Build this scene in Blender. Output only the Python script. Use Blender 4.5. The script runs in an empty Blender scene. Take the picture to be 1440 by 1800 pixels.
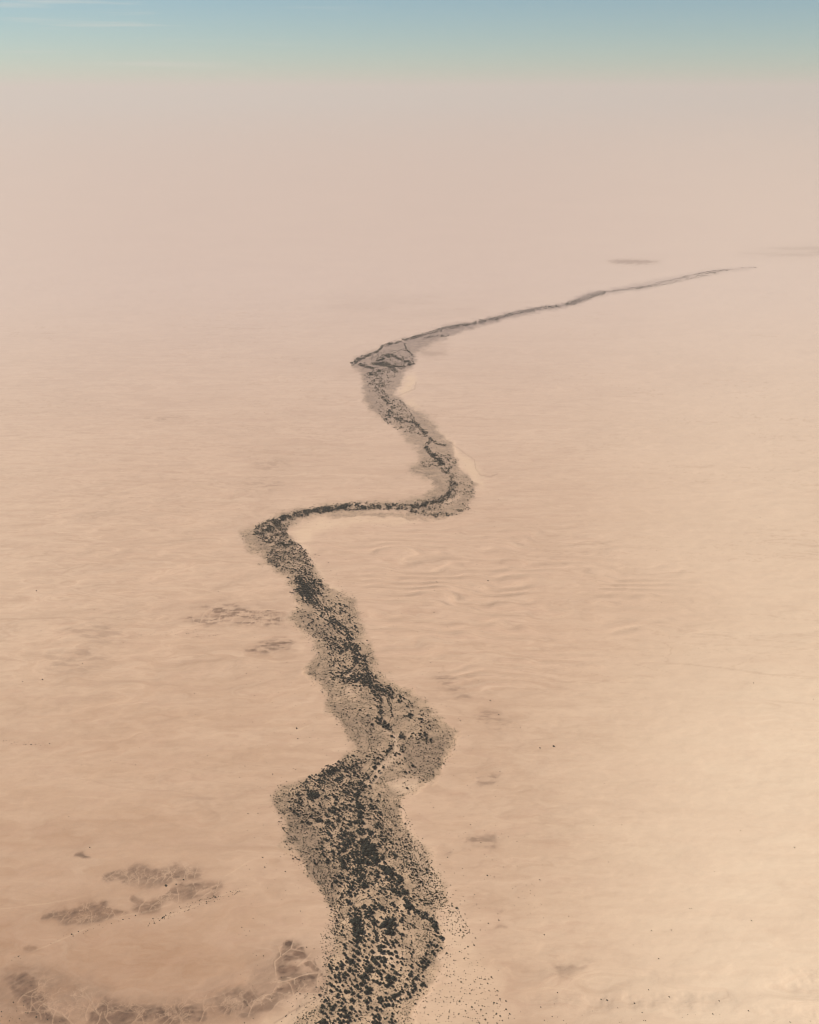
import bpy, math, random
import numpy as np
from mathutils import Vector

R = math.radians
rng = np.random.default_rng(7)
random.seed(7)
S = bpy.context.scene
COL = S.collection

# ------------------------------------------------------------------ camera, sky, sun, exposure
CAM_H = 1200.0                       # the aircraft flies about 1200 m over the plain
F_PX = 1729.0                        # focal length for an 1800 px tall frame
HORIZON = 160.0
PITCH = math.atan((900 - HORIZON) / F_PX)
cd = bpy.data.cameras.new('camera')
cd.sensor_fit = 'VERTICAL'
cd.sensor_height = 24.0
cd.lens = 24.0 * F_PX / 1800.0
cd.clip_start = 1.0
cd.clip_end = 250000.0
cam = bpy.data.objects.new('camera', cd)
COL.objects.link(cam)
cam.location = (0, 0, CAM_H)
cam.rotation_euler = (math.pi / 2 - PITCH, 0, 0)
S.camera = cam

SUN_ELEV = 46.0
SUN_DIR = np.array([-1.0, 0.30])     # horizontal direction towards the sun (left, slightly ahead)
SUN_DIR = SUN_DIR / np.linalg.norm(SUN_DIR)
SUN_AZ = math.atan2(SUN_DIR[0], SUN_DIR[1])
world = bpy.data.worlds.new('World')
S.world = world
world.use_nodes = True
nt = world.node_tree
nt.nodes.clear()
wo = nt.nodes.new('ShaderNodeOutputWorld')
bg = nt.nodes.new('ShaderNodeBackground')
bg.inputs['Strength'].default_value = 0.05
sky = nt.nodes.new('ShaderNodeTexSky')
sky.sky_type = 'NISHITA'
sky.sun_disc = False
sky.sun_elevation = R(SUN_ELEV)
sky.sun_rotation = SUN_AZ
sky.altitude = 1200
sky.air_density = 1.0
sky.dust_density = 0.3
sky.ozone_density = 2.5
# thin cirrus streaks: noise over the sky direction, stretched along the horizon
tc = nt.nodes.new('ShaderNodeTexCoord')
mp = nt.nodes.new('ShaderNodeMapping')
mp.inputs['Scale'].default_value = (5.0, 5.0, 130.0)
mp.inputs['Location'].default_value = (3.1, 0.4, 1.7)
nz = nt.nodes.new('ShaderNodeTexNoise')
nz.inputs['Scale'].default_value = 1.0
nz.inputs['Detail'].default_value = 5.0
nz.inputs['Roughness'].default_value = 0.55
rmp = nt.nodes.new('ShaderNodeMapRange')
rmp.inputs['From Min'].default_value = 0.56
rmp.inputs['From Max'].default_value = 0.78
rmp.inputs['To Max'].default_value = 0.55
mx = nt.nodes.new('ShaderNodeMix')
mx.data_type = 'RGBA'
mx.inputs[7].default_value = (7.4, 7.2, 6.6, 1)
tint = nt.nodes.new('ShaderNodeMix')
tint.data_type = 'RGBA'
tint.blend_type = 'MULTIPLY'
tint.inputs[0].default_value = 1.0
tint.inputs[7].default_value = (0.70, 0.83, 0.83, 1)
nt.links.new(tc.outputs['Generated'], mp.inputs['Vector'])
nt.links.new(mp.outputs['Vector'], nz.inputs['Vector'])
nt.links.new(nz.outputs['Fac'], rmp.inputs['Value'])
sx = nt.nodes.new('ShaderNodeSeparateXYZ')
nt.links.new(tc.outputs['Generated'], sx.inputs['Vector'])
side = nt.nodes.new('ShaderNodeMapRange')          # the wisps hang in the left part of this sky
side.inputs['From Min'].default_value = -0.02
side.inputs['From Max'].default_value = -0.22
nt.links.new(sx.outputs['X'], side.inputs['Value'])
wis = nt.nodes.new('ShaderNodeMath')
wis.operation = 'MULTIPLY'
nt.links.new(rmp.outputs['Result'], wis.inputs[0])
nt.links.new(side.outputs['Result'], wis.inputs[1])
nt.links.new(wis.outputs[0], mx.inputs[0])
nt.links.new(sky.outputs['Color'], tint.inputs[6])
nt.links.new(tint.outputs[2], mx.inputs[6])
nt.links.new(mx.outputs[2], bg.inputs['Color'])
nt.links.new(bg.outputs['Background'], wo.inputs['Surface'])

ld = bpy.data.lights.new('sun', 'SUN')
ld.energy = 4.0
ld.angle = R(0.6)
ld.color = (1.0, 0.95, 0.87)
sun = bpy.data.objects.new('sun', ld)
COL.objects.link(sun)
sv = Vector((SUN_DIR[0] * math.cos(R(SUN_ELEV)), SUN_DIR[1] * math.cos(R(SUN_ELEV)), math.sin(R(SUN_ELEV))))
sun.rotation_euler = sv.to_track_quat('Z', 'Y').to_euler()

vs = S.view_settings
vs.view_transform = 'Standard'
vs.look = 'None'
vs.gamma = 1.0
vs.use_curve_mapping = False
vs.exposure = 0.93
S.render.engine = 'CYCLES'
S.cycles.use_denoising = True
S.cycles.filter_width = 1.1
S.cycles.use_adaptive_sampling = False
S.cycles.max_bounces = 6
S.cycles.volume_bounces = 2
S.cycles.diffuse_bounces = 2

# ------------------------------------------------------------------ haze (even air over the whole plain)
HAZE_D = 3.4e-5
HAZE_TOP = CAM_H + 470
hx = 135000.0
hv = [(x, y, z) for z in (-45, HAZE_TOP) for y in (-9000, hx) for x in (-hx, hx)]
hf = [(0, 2, 3, 1), (4, 5, 7, 6), (0, 1, 5, 4), (2, 6, 7, 3), (0, 4, 6, 2), (1, 3, 7, 5)]
hm = bpy.data.meshes.new('haze')
hm.from_pydata(hv, [], hf)
haze = bpy.data.objects.new('haze', hm)
COL.objects.link(haze)
haze['kind'] = 'stuff'
haze['label'] = 'pale dusty haze lying over the whole desert plain'
haze['category'] = 'haze'
m = bpy.data.materials.new('haze')
m.use_nodes = True
m.node_tree.nodes.clear()
vo = m.node_tree.nodes.new('ShaderNodeOutputMaterial')
pv = m.node_tree.nodes.new('ShaderNodeVolumePrincipled')
pv.inputs['Color'].default_value = (0.610, 0.570, 0.530, 1)
pv.inputs['Density'].default_value = HAZE_D
pv.inputs['Anisotropy'].default_value = 0.1
m.node_tree.links.new(pv.outputs['Volume'], vo.inputs['Volume'])
hm.materials.append(m)

# ------------------------------------------------------------------ survey helpers: frame position <-> place on the plain
cp, sp = math.cos(PITCH), math.sin(PITCH)


def ground_xy(px, py):
    px = np.asarray(px, float); py = np.asarray(py, float)
    dx = (px - 720) / F_PX
    dy = (900 - py) / F_PX
    dz = -sp + dy * cp
    t = CAM_H / -dz
    return dx * t, (cp + dy * sp) * t


def frame_xy(x, y):
    d = np.maximum(y * cp + CAM_H * sp, 1.0)
    up = y * sp - CAM_H * cp
    return 720 + F_PX * x / d, 900 - F_PX * up / d


def m_per_px(py):
    dy = (900 - np.asarray(py, float)) / F_PX
    return CAM_H / (sp - dy * cp) / F_PX


# ------------------------------------------------------------------ noise
def _h(ix, iy, seed):
    n = (ix.astype(np.int64) * 374761393 + iy.astype(np.int64) * 668265263 + seed * 974634777) & 0xffffffff
    n = ((n ^ (n >> 13)) * 1274126177) & 0xffffffff
    n = n ^ (n >> 16)
    return (n & 0xffff).astype(np.float32) / 65535.0


def vnoise(x, y, seed=0):
    ix = np.floor(x); iy = np.floor(y)
    fx = (x - ix).astype(np.float32); fy = (y - iy).astype(np.float32)
    fx = fx * fx * fx * (fx * (fx * 6 - 15) + 10); fy = fy * fy * fy * (fy * (fy * 6 - 15) + 10)
    a = _h(ix, iy, seed); b = _h(ix + 1, iy, seed); c = _h(ix, iy + 1, seed); d = _h(ix + 1, iy + 1, seed)
    return (a + (b - a) * fx) * (1 - fy) + (c + (d - c) * fx) * fy


def fbm(x, y, o=4, seed=0, g=0.5):
    s = 0; a = 1.0; t = 0
    x = np.asarray(x, float); y = np.asarray(y, float)
    for i in range(o):
        s = s + a * vnoise(x, y, seed + i * 17); t += a
        x, y = x * 1.62 - y * 1.18 + 7.3, x * 1.18 + y * 1.62 - 3.1
        a *= g
    return s / t


def smooth(a, b, x):
    t = np.clip((x - a) / (b - a), 0, 1)
    return t * t * (3 - 2 * t)


# signed distance (px, positive inside) to a polygon / distance to a polyline
def seg_d(u, v, pts):
    best = np.full(u.shape, 1e9)
    for (x0, y0), (x1, y1) in zip(pts[:-1], pts[1:]):
        ex, ey = x1 - x0, y1 - y0
        L = ex * ex + ey * ey + 1e-9
        t = np.clip(((u - x0) * ex + (v - y0) * ey) / L, 0, 1)
        best = np.minimum(best, (u - x0 - t * ex) ** 2 + (v - y0 - t * ey) ** 2)
    return np.sqrt(best)


def poly_d(u, v, pts):
    p = list(pts) + [pts[0]]
    d = seg_d(u, v, p)
    ins = np.zeros(u.shape, bool)
    for (x0, y0), (x1, y1) in zip(p[:-1], p[1:]):
        if y0 == y1:
            continue
        c = ((y0 > v) != (y1 > v)) & (u < (x1 - x0) * (v - y0) / (y1 - y0) + x0)
        ins ^= c
    return np.where(ins, d, -d)


def P(s):
    a = [float(k) for k in s.replace(',', ' ').split()]
    return list(zip(a[::2], a[1::2]))


def rounded(pts, closed=True):
    for _ in range(2):
        n = len(pts)
        q = []
        for i in range(n if closed else n - 1):
            (x0, y0), (x1, y1) = pts[i], pts[(i + 1) % n]
            q += [(.75 * x0 + .25 * x1, .75 * y0 + .25 * y1), (.25 * x0 + .75 * x1, .25 * y0 + .75 * y1)]
        pts = q if closed else [pts[0]] + q + [pts[-1]]
    return pts


# ------------------------------------------------------------------ survey of the valley (positions in a 1440 x 1800 frame)
BELT = P("""495 1830 512 1800 537 1770 560 1742 575 1715 577 1680 581 1650 584 1620 580 1595 566 1567 545 1540 522 1515 502 1490
 497 1462 490 1437 478 1410 484 1400 498 1390 520 1379 547 1370 575 1352 598 1338 620 1324 624 1312 614 1295 598 1277 580 1258
 577 1232 566 1215 556 1198 543 1180 542 1170 553 1158 551 1140 541 1122 524 1100 510 1085 524 1066 516 1048 508 1020 480 999
 456 978 436 958 426 942 426 934 445 927 466 914 486 902 515 893 550 888 605 884 660 884 710 882 738 876 752 866 760 852 752 842
 730 834 714 826 738 814 744 802 732 788 714 772 706 758 684 743 668 732 650 724 644 706 638 690 641 668 636 656 622 646 618 639
 626 630 645 622 668 612 700 600 740 587 790 573 850 562 885 553 925 543 965 538 1000 535 1020 519 1046 512 1090 506 1130 496
 1170 489 1210 482 1250 474 1330 469 1330 472 1262 480 1205 492 1172 500 1140 506 1098 512 1046 520 1030 530 1002 538 950 546
 905 556 870 565 820 578 790 590 760 602 738 614 726 622 733 632 724 644 706 656 712 668 700 682 690 692 704 698 722 716 738 722
 757 737 768 752 782 772 797 782 804 802 804 820 818 834 832 846 836 858 832 878 824 894 800 906 770 910 740 912 700 897 640 897
 580 903 546 909 520 917 504 927 506 942 517 953 528 963 541 977 548 991 556 1003 566 1014 574 1026 588 1041 606 1047 626 1053
 622 1063 626 1076 638 1086 634 1102 636 1113 646 1130 652 1146 659 1166 668 1182 686 1196 702 1211 724 1220 742 1231 764 1252
 782 1272 796 1292 804 1306 802 1316 793 1332 782 1348 762 1364 742 1373 722 1388 708 1402 705 1424 709 1442 720 1462 737 1482
 752 1503 762 1525 774 1550 786 1580 782 1596 764 1606 770 1625 774 1650 772 1680 764 1705 754 1730 738 1760 722 1782 706 1830""")
STRIP = P("580 901 620 899 680 901 735 908 735 914 690 911 640 907 600 909 576 906")
PALE = [
    P("700 1830 724 1785 742 1758 758 1732 774 1695 780 1655 774 1620 790 1595 812 1598 832 1640 852 1690 884 1750 910 1830"),
    P("712 1440 745 1480 792 1588 772 1602 742 1576 716 1510"),
    P("712 706 728 700 730 716 757 742 792 777 822 802 840 818 846 832 852 855 840 856 824 838 806 818 800 790 776 764 752 735 726 720"),
    P("506 938 522 922 550 912 640 908 740 915 700 922 600 920 546 936 548 972 580 1036 596 1045 566 1012 545 975 520 952"),
    P("676 1392 688 1372 715 1360 738 1366 732 1382 706 1400 684 1402"),
    P("660 1346 684 1328 692 1312 700 1318 688 1340 664 1362 640 1384 634 1378"),
    P("700 690 714 668 722 655 736 664 728 684 710 700"),
    P("572 1728 562 1750 520 1772 480 1790 450 1816 530 1816 545 1778 578 1745"),
    P("598 1208 612 1204 620 1222 608 1228"),
    P("560 1068 572 1072 578 1084 566 1080"),
    P("648 1655 690 1660 706 1672 690 1695 660 1700"),
    P("770 888 800 872 812 866 806 880 780 892"),
]
CRUST = [  # eroded dark crusts: outline, strength, softness
    (P("-20 1706 60 1692 180 1742 300 1752 420 1722 480 1652 560 1660 572 1740 420 1806 -20 1816"), .3, 22),
    (P("483 1682 497 1652 520 1648 532 1668 550 1690 562 1708 566 1728 546 1742 522 1752 492 1768 462 1788 424 1786 424 1770 470 1752 494 1730 482 1708"), .6, 9),
    (P("497 1656 505 1650 516 1650 521 1658 508 1664 498 1664"), 1.0, 4), (P("524 1664 534 1660 541 1668 546 1682 536 1688 522 1676"), 1.0, 4),
    (P("505 1672 520 1670 530 1680 522 1688 505 1684"), .9, 4), (P("536 1690 556 1688 562 1702 566 1716 552 1712 540 1706"), 1.0, 4),
    (P("490 1690 520 1690 534 1704 530 1716 505 1716 488 1710"), .95, 6), (P("520 1722 560 1716 556 1730 530 1742 500 1748 476 1746 500 1730"), .9, 6),
    (P("10 1728 28 1722 42 1742 30 1748"), .85, 5), (P("60 1742 76 1752 70 1764 58 1756"), .8, 5), (P("180 1762 205 1756 215 1772 190 1776"), .7, 6), (P("285 1772 320 1776 330 1790 290 1790"), .7, 7),
    (P("240 1530 262 1522 290 1530 260 1538"), .6, 5), (P("285 1532 318 1524 332 1534 300 1540"), .7, 4), (P("336 1528 358 1531 344 1538"), .6, 3), (P("318 1554 350 1544 360 1552 330 1560"), .75, 4),
    (P("370 1556 396 1556 390 1566 372 1568"), .65, 4), (P("150 1590 180 1582 204 1580 180 1592 156 1598"), .85, 4), (P("110 1602 130 1596 140 1606 118 1614"), .7, 4), (P("68 1616 96 1608 92 1617"), .6, 3),
    (P("240 1578 258 1574 264 1582 246 1586"), .6, 4), (P("462 1072 488 1072 496 1080 478 1086 464 1082"), .85, 3), (P("470 1088 498 1090 484 1096"), .8, 3), (P("480 1126 514 1132 492 1136"), .75, 3),
    (P("400 1068 440 1070 430 1082 390 1084"), .6, 6), (P("240 1060 260 1040 262 1060"), .0, 4),
    (P("376 1742 420 1735 470 1742 440 1765 400 1790 380 1775"), .75, 12),
    (P("4 1728 30 1714 60 1738 82 1748 94 1772 112 1792 158 1796 164 1770 190 1752 232 1758 300 1762 352 1768 366 1790 330 1806 92 1806 36 1768"), .85, 12),
    (P("163 1548 200 1524 262 1518 312 1524 358 1532 340 1543 300 1546 258 1553 208 1552"), .62, 7),
    (P("306 1560 340 1544 372 1547 400 1560 382 1573 340 1576 252 1602 226 1602 238 1585 290 1570"), .58, 7),
    (P("66 1618 110 1600 152 1584 204 1579 190 1595 232 1606 170 1617 118 1622"), .62, 6.6),
    (P("36 1672 70 1660 80 1670 60 1682"), .35, 6),
    (P("320 1090 368 1064 420 1064 452 1074 490 1071 499 1084 496 1096 460 1101 420 1093 370 1092"), .62, 7),
    (P("430 1143 460 1129 490 1124 517 1132 502 1144 460 1148"), .58, 6),
    (P("746 1187 790 1186 812 1200 828 1226 800 1222 778 1205"), .48, 5),
    (P("838 1252 870 1243 900 1268 914 1287 880 1287 850 1272"), .4, 6),
    (P("828 1362 860 1354 878 1360 860 1380 833 1377"), .5, 4),
    (P("760 1487 790 1482 792 1495 770 1503"), .5, 4),
    (P("810 1470 850 1464 878 1478 850 1491 818 1489"), .55, 4),
    (P("860 1593 878 1590 880 1601 862 1603"), .3, 4), (P("868 1628 890 1622 892 1631 870 1633"), .3, 4),
    (P("418 848 470 838 512 852 480 866 440 856"), .3, 8), (P("440 816 490 806 520 820 470 830"), .25, 7),
    (P("240 733 300 729 340 736 290 741"), .3, 4), (P("132 1502 150 1499 164 1505 145 1509"), .6, 4),
    (P("640 1262 660 1262 660 1263 640 1263"), .0, 3),
    (P("1058 459 1100 455 1176 460 1110 465"), .42, 2), (P("1284 447 1340 438 1440 428 1480 440 1440 452 1330 450"), .17, 4),
    (P("588 655 625 648 640 652 620 660"), .3, 4), (P("735 612 770 600 790 610 780 625 750 628 738 622"), .3, 5),
    (P("560 540 640 520 760 530 860 548 740 548 640 552"), .07, 14),
    (P("970 1690 1010 1688 1040 1700 1000 1712 975 1706"), .3, 7),
    (P("110 1105 160 1090 240 1110 200 1130 140 1122"), .16, 10), (P("80 1150 140 1140 200 1160 130 1186 90 1176"), .16, 10),
    (P("300 1395 420 1405 400 1420 310 1415"), .12, 12),
]
BANKS = [P("730 732 745 735 757 743 772 762 788 777 802 786 815 795 834 809 837 826 846 836 862 838 874 834"),
         P("700 696 715 690 730 684 732 672"), P("578 1714 574 1740 560 1755 520 1775 480 1800")]
TRACKS = [rounded(P(t), False) for t in (
    "-20 1700 60 1674 128 1641 190 1615 260 1600 300 1590", "290 1612 340 1590 420 1562 434 1560", "395 1540 440 1512 480 1500", "520 1568 545 1577 580 1592",
    "60 1745 75 1765 108 1778 140 1812", "-20 1600 80 1590 170 1570",
    "100 898 180 872 260 852 330 850 400 862", "20 1410 120 1400 220 1405 300 1420", "520 1286 544 1277", "730 1168 770 1160 830 1166", 
    "890 1712 960 1704 1010 1722 1100 1740", "420 1700 440 1740 470 1775", "900 1745 960 1735 1040 1750", "150 1745 170 1780 200 1800", "760 1255 860 1260 905 1285")]
DUNES = P("545 935 700 922 850 928 1000 958 1150 1010 1260 1065 1110 1125 900 1185 700 1182 645 1100 604 1040")
HUMMOCKS = P("20 960 120 880 260 850 420 860 460 960 520 1060 540 1180 300 1240 80 1250 40 1150")
RIGHTDUNE = P("880 1700 960 1670 1080 1680 1200 1715 1480 1725 1480 1790 1200 1770 1000 1760 900 1760")
OLIVE = [  # grey-green scrub margins: outline, strength
    (P("500 1400 560 1440 560 1480 590 1530 600 1580 585 1600 545 1545 505 1500 492 1440"), 1.0),
    (P("576 1240 620 1240 660 1270 690 1300 640 1330 620 1320 600 1280"), .8),
    (P("520 1062 575 1082 600 1120 560 1140 520 1100"), .9),
    (P("548 1160 580 1150 590 1200 570 1215 545 1185"), .7),
    (P("730 1290 800 1305 785 1345 730 1370 690 1330"), 1.0),
    (P("590 1050 626 1054 636 1100 610 1110"), .7),
    (P("700 1400 706 1440 740 1490 700 1480 690 1430"), .25),
    (P("745 1640 770 1650 755 1690 740 1670 725 1610"), .5),
    (P("430 940 470 985 510 1010 500 990 455 930"), .8),
    (P("720 825 780 835 800 870 770 880 765 850"), .8), (P("790 890 830 860 820 892 760 908 740 905"), .7),
    (P("640 680 670 700 700 760 740 800 700 760 650 725"), .8), (P("690 700 740 740 735 760 700 730"), .4),
    (P("740 800 800 790 803 815 770 805"), .6), (P("640 640 720 620 730 640 690 670 640 670"), .5),
]
CHANNELS = [P("646 1830 650 1795 662 1775 672 1768 690 1762 700 1760 712 1748 725 1738 735 1728"),
            P("700 1290 697 1310 690 1322 664 1352 655 1365 640 1380"), P("620 1180 610 1190"), P("682 1285 698 1296"),
            P("485 1700 500 1690 506 1676"), P("505 1698 515 1682 530 1690"), P("490 1726 520 1716 545 1718"), P("520 1732 522 1718")]

BELT = rounded(BELT)
STRIP = rounded(STRIP)
PALE = [rounded(q) for q in PALE]
OLIVE = [(rounded(q), a) for q, a in OLIVE]
CRUST = [(rounded(q), a, b) for q, a, b in CRUST]


def grow_gullies():
    """branching washes that eat into the crusts from their lower edge"""
    g = random.Random(11)
    out = []

    def branch(x, y, a, L, w, depth):
        pts = [(x, y)]
        for _ in range(4):
            a += g.uniform(-.35, .35)
            x += math.cos(a) * L / 4; y -= math.sin(a) * L / 4 * .75
            pts.append((x, y))
        out.append((pts, w))
        if depth:
            for k in range(g.choice((2, 3))):
                q = pts[g.choice((2, 3, 4))]
                branch(q[0], q[1], a + g.choice((-1, 1)) * g.uniform(.4, 1.0), L * g.uniform(.45, .75), w * .7, depth - 1)

    for pts, s, soft in CRUST:
        if s < .34 or soft < 6.5 or min(p[1] for p in pts) < 1000:
            continue
        xs = [p[0] for p in pts]; ys = [p[1] for p in pts]
        hgt = max(ys) - min(ys); n = max(3, int((max(xs) - min(xs)) / min(hgt * .38, 24)))
        for i in range(n):
            x = min(xs) + (i + g.uniform(.2, .8)) * (max(xs) - min(xs)) / n
            low = max((abs(p[0] - x) * -1 + .8 * p[1], p[1]) for p in pts)[1]
            branch(x, low, g.uniform(.7, 1.9), min(hgt * g.uniform(.4, .7), 40), .8 if hgt > 60 else .55, 3)
    out.extend((P(t), w) for t, w in (("485 1714 483 1690 495 1680 512 1668 535 1674", .8), ("512 1668 516 1653", .8), ("488 1729 516 1722 532 1717 554 1712 570 1710", .9),
                                      ("519 1732 518 1722 505 1719", .7), ("523 1700 535 1689 547 1677", .8), ("547 1690 555 1700 566 1705", .8), ("495 1680 490 1664", .7)))
    return out


GULLIES = grow_gullies()

# ------------------------------------------------------------------ ground sheet
def masks(x, y):
    u, v = frame_xy(x, y)
    k = np.clip((v - 160) / 1500, .12, 1.2)            # how large things appear there
    w1 = (fbm(x / 38, y / 38, 4, 3) - .5) * 46 * k
    w2 = (fbm(x / 38, y / 38, 4, 91) - .5) * 34 * k
    uu, vv = u + w1, v + w2
    belt = np.zeros(u.shape, np.float32); olive = belt.copy(); crust = belt.copy(); pale = belt.copy(); bank = belt.copy()
    stain = belt.copy(); dune = belt.copy(); hum = belt.copy(); rd = belt.copy()
    inb = (u > 400) & (u < 1400) & (v > 455) & (v < 1840)
    a, b = uu[inb], vv[inb]
    belt[inb] = smooth(-11, 8, poly_d(a, b, BELT) / np.sqrt(k[inb]) + 9 * (fbm(x[inb] / 9, y[inb] / 9, 3, 99) - .5))
    belt[inb] = np.maximum(belt[inb], smooth(-2, 3, poly_d(a, b, STRIP)) * .9)
    for pts, s in OLIVE:
        olive[inb] = np.maximum(olive[inb], s * smooth(-14, 14, poly_d(a, b, pts) / np.sqrt(k[inb])))
    ss = np.sqrt(k[inb])
    for i, pts in enumerate(PALE):
        pale[inb] = np.maximum(pale[inb], smooth(-30, 30, poly_d(a, b, pts) / ss) * (.8, .6)[i] if i < 2 else smooth(-12, 16, poly_d(a, b, pts) / ss))
    for pts in CHANNELS:
        pale[inb] = np.maximum(pale[inb], .7 * smooth(3.4, .8, seg_d(u[inb] + .45 * w1[inb], v[inb] + .45 * w2[inb], pts) / ss))
    for pts in BANKS:
        bank[inb] = np.maximum(bank[inb], smooth(2.0, .6, seg_d(u[inb] + .2 * w1[inb], v[inb] + .2 * w2[inb], pts) / ss))
    inc = (v > 420) & (v < 1840) & (u > -40) & (u < 1480)
    a, b = uu[inc], vv[inc]
    for pts, s, soft in CRUST:
        xs = [p[0] for p in pts]; ys = [p[1] for p in pts]
        if min(ys) < 1500 and (min(xs) > 600 or min(ys) < 1000):
            s = s * .62
            soft = soft * 1.5
        near = (a > min(xs) - 60) & (a < max(xs) + 60) & (b > min(ys) - 40) & (b < max(ys) + 40)
        if s and near.any():
            q = poly_d(a[near], b[near], pts)
            c = crust[inc]; c[near] = np.maximum(c[near], s * smooth(-soft, soft, q)); crust[inc] = c
            c = stain[inc]; c[near] = np.maximum(c[near], min(s * 1.2, .8) * smooth(-3.2 * soft, 2 * soft, q)); stain[inc] = c
    dune[inc] = smooth(-80, 70, poly_d(a, b, DUNES))
    hum[inc] = smooth(-60, 60, poly_d(a, b, HUMMOCKS))
    rd[inc] = smooth(-20, 30, poly_d(a, b, RIGHTDUNE))
    rip = .5 + .5 * np.sin(2 * math.pi * (y / 50 + .12 * x / 50 + 3.0 * fbm(x / 210, y / 150, 3, 31)))
    # branching washes that cut the crusts
    qx = x + 30 * (fbm(x / 45, y / 45, 3, 201) - .5); qy = y + 30 * (fbm(x / 45, y / 45, 3, 211) - .5)
    r1 = np.abs(fbm(qx / 44, qy / 60, 3, 221) - .5) * 2
    r2 = np.abs(fbm(qx / 17, qy / 24, 3, 231) - .5) * 2
    wash = .2 * smooth(.10, .01, r2) * (v > 700)
    near = np.nonzero((crust > .04) & (v > 1000))[0]
    for pts, half in GULLIES:
        xs = [p[0] for p in pts]; ys = [p[1] for p in pts]
        q = near[(u[near] > min(xs) - 4) & (u[near] < max(xs) + 4) & (v[near] > min(ys) - 4) & (v[near] < max(ys) + 4)]
        if len(q):
            dd = seg_d(u[q] + .10 * w1[q], v[q] + .10 * w2[q], pts)
            wash[q] = np.maximum(wash[q], np.maximum(smooth(half + .9, half - .5, dd), .15 * smooth(half + 4.5, half, dd)))
    lob = fbm(x / 42, y / 30, 4, 241)
    per = np.where(v > 1630, 15.0, 8.0)
    f = (v + .35 * (u - 700)) / per + 4.0 * fbm(x / 60, y / 60, 3, 247)
    saw = 1 - (f - np.floor(f))
    body = np.clip(smooth(.16, .46, lob) * 1.45 * (.62 + .5 * saw), 0, 1.2) * np.clip(.6 + .8 * fbm(x / 11, y / 8, 3, 261), .3, 1.3)
    body = np.where(v < 1510, 1.5 * smooth(.40, .62, fbm(x / 30 + .4 * y / 30, y / 9, 4, 277)), body)
    body = np.where(v < 700, .35 + 1.3 * smooth(.38, .62, fbm(x / 420, y / 150, 3, 291)), body)
    body = np.maximum(body, .85 * smooth(.75, .95, crust) * (.45 + .8 * fbm(x / 9, y / 7, 3, 271)))
    cr = crust * body * (1 - .62 * wash)
    n1 = fbm(x / 520 + .8 * fbm(x / 200, y / 200, 2, 501), y / 80 + .16 * x / 80, 4, 511)
    n2 = fbm(x / 300, y / 50 - .05 * x / 50, 4, 521)
    gate = smooth(.5, .66, fbm(x / 500, y / 260, 3, 531))
    lines = np.maximum(smooth(.014, .002, np.abs(n1 - .5)), .7 * smooth(.012, .002, np.abs(n2 - .47))) * gate * (1 - belt) * smooth(9000, 3500, y)
    track = belt * 0
    for pts in TRACKS:
        track[inc] = np.maximum(track[inc], smooth(1.5, .3, seg_d(u[inc] + .15 * w1[inc], v[inc] + .15 * w2[inc], pts)) * smooth(.35, .5, fbm(x[inc] / 60, y[inc] / 60, 2, 541)))
    return dict(rip=rip, lines=lines, track=track, stain=stain * (1 - .7 * wash) * (.4 + .9 * fbm(x / 30, y / 20, 4, 281)), u=u, v=v, belt=belt, olive=np.maximum(olive, .42 * smooth(1620, 1450, v)) * belt, crust=cr, craw=crust, wash=wash * (crust > .05) * np.clip(crust * 2, 0, 1), pale=pale, bank=bank, dune=dune, hum=hum, rd=rd)


def height(x, y, M):
    a = 1 - .9 * M['belt']
    z = M['dune'] * 4.2 * (M['rip'] ** 1.5 - .35) * smooth(.2, .55, fbm(x / 190, y / 110, 3, 77))
    h2 = fbm(x / 260, y / 110, 4, 41)
    z = z + M['hum'] * 17 * (h2 - .5)
    z = z + M['rd'] * 24 * (np.abs(fbm(x / 300, y / 90, 3, 55) - .5))
    z = z + 7.0 * (fbm(x / 420, y / 180, 4, 61) - .5) + 1.6 * (fbm(x / 45, y / 22, 3, 71) - .5)
    z = z * a
    z = z + M['craw'] * 1.2 - M['wash'] * .5
    z = z + .8 * M['belt'] * (fbm(x / 30, y / 30, 3, 81) - .5)
    far = smooth(12000, 5000, y)
    return z * far


rows_v = np.concatenate([np.arange(1836, 430, -1.55), np.arange(430, 176, -1.2)])
_, rows_y = ground_xy(np.full(rows_v.shape, 720.0), rows_v)
rows_y = np.concatenate([[-8500, -4000, -1500, -300, 300, 640, 820, 900], rows_y])
s_in = np.linspace(-.45, .45, 1040)
s_out = .45 + np.geomspace(.01, .62, 34)
s_all = np.concatenate([-s_out[::-1], s_in, s_out])
dep = np.maximum(rows_y * cp + CAM_H * sp, 1180.0)
GX = s_all[None, :] * dep[:, None] + np.sign(s_all)[None, :] * np.maximum(np.abs(s_all) - .45, 0)[None, :] * 9000
GX = np.clip(GX, -133000, 133000)
GY = np.repeat(rows_y[:, None], GX.shape[1], 1)
gx, gy = GX.ravel(), GY.ravel()
GM = masks(gx, gy)
gz = height(gx, gy, GM)


def mesh_from(name, verts, faces, mat, n=None):
    """faces: int array (k, 3 or 4)"""
    me = bpy.data.meshes.new(name)
    faces = np.asarray(faces, np.int32)
    k = faces.shape[1]
    me.vertices.add(len(verts))
    me.vertices.foreach_set('co', np.asarray(verts, np.float32).ravel())
    me.loops.add(faces.size)
    me.loops.foreach_set('vertex_index', faces.ravel())
    me.polygons.add(len(faces))
    me.polygons.foreach_set('loop_start', np.arange(0, faces.size, k, dtype=np.int32))
    me.polygons.foreach_set('loop_total', np.full(len(faces), k, np.int32))
    me.update(calc_edges=True)
    me.validate()
    if mat:
        me.materials.append(mat)
    return me


def link(name, me, parent=None):
    o = bpy.data.objects.new(name, me)
    COL.objects.link(o)
    if parent:
        o.parent = parent
    return o


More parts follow.
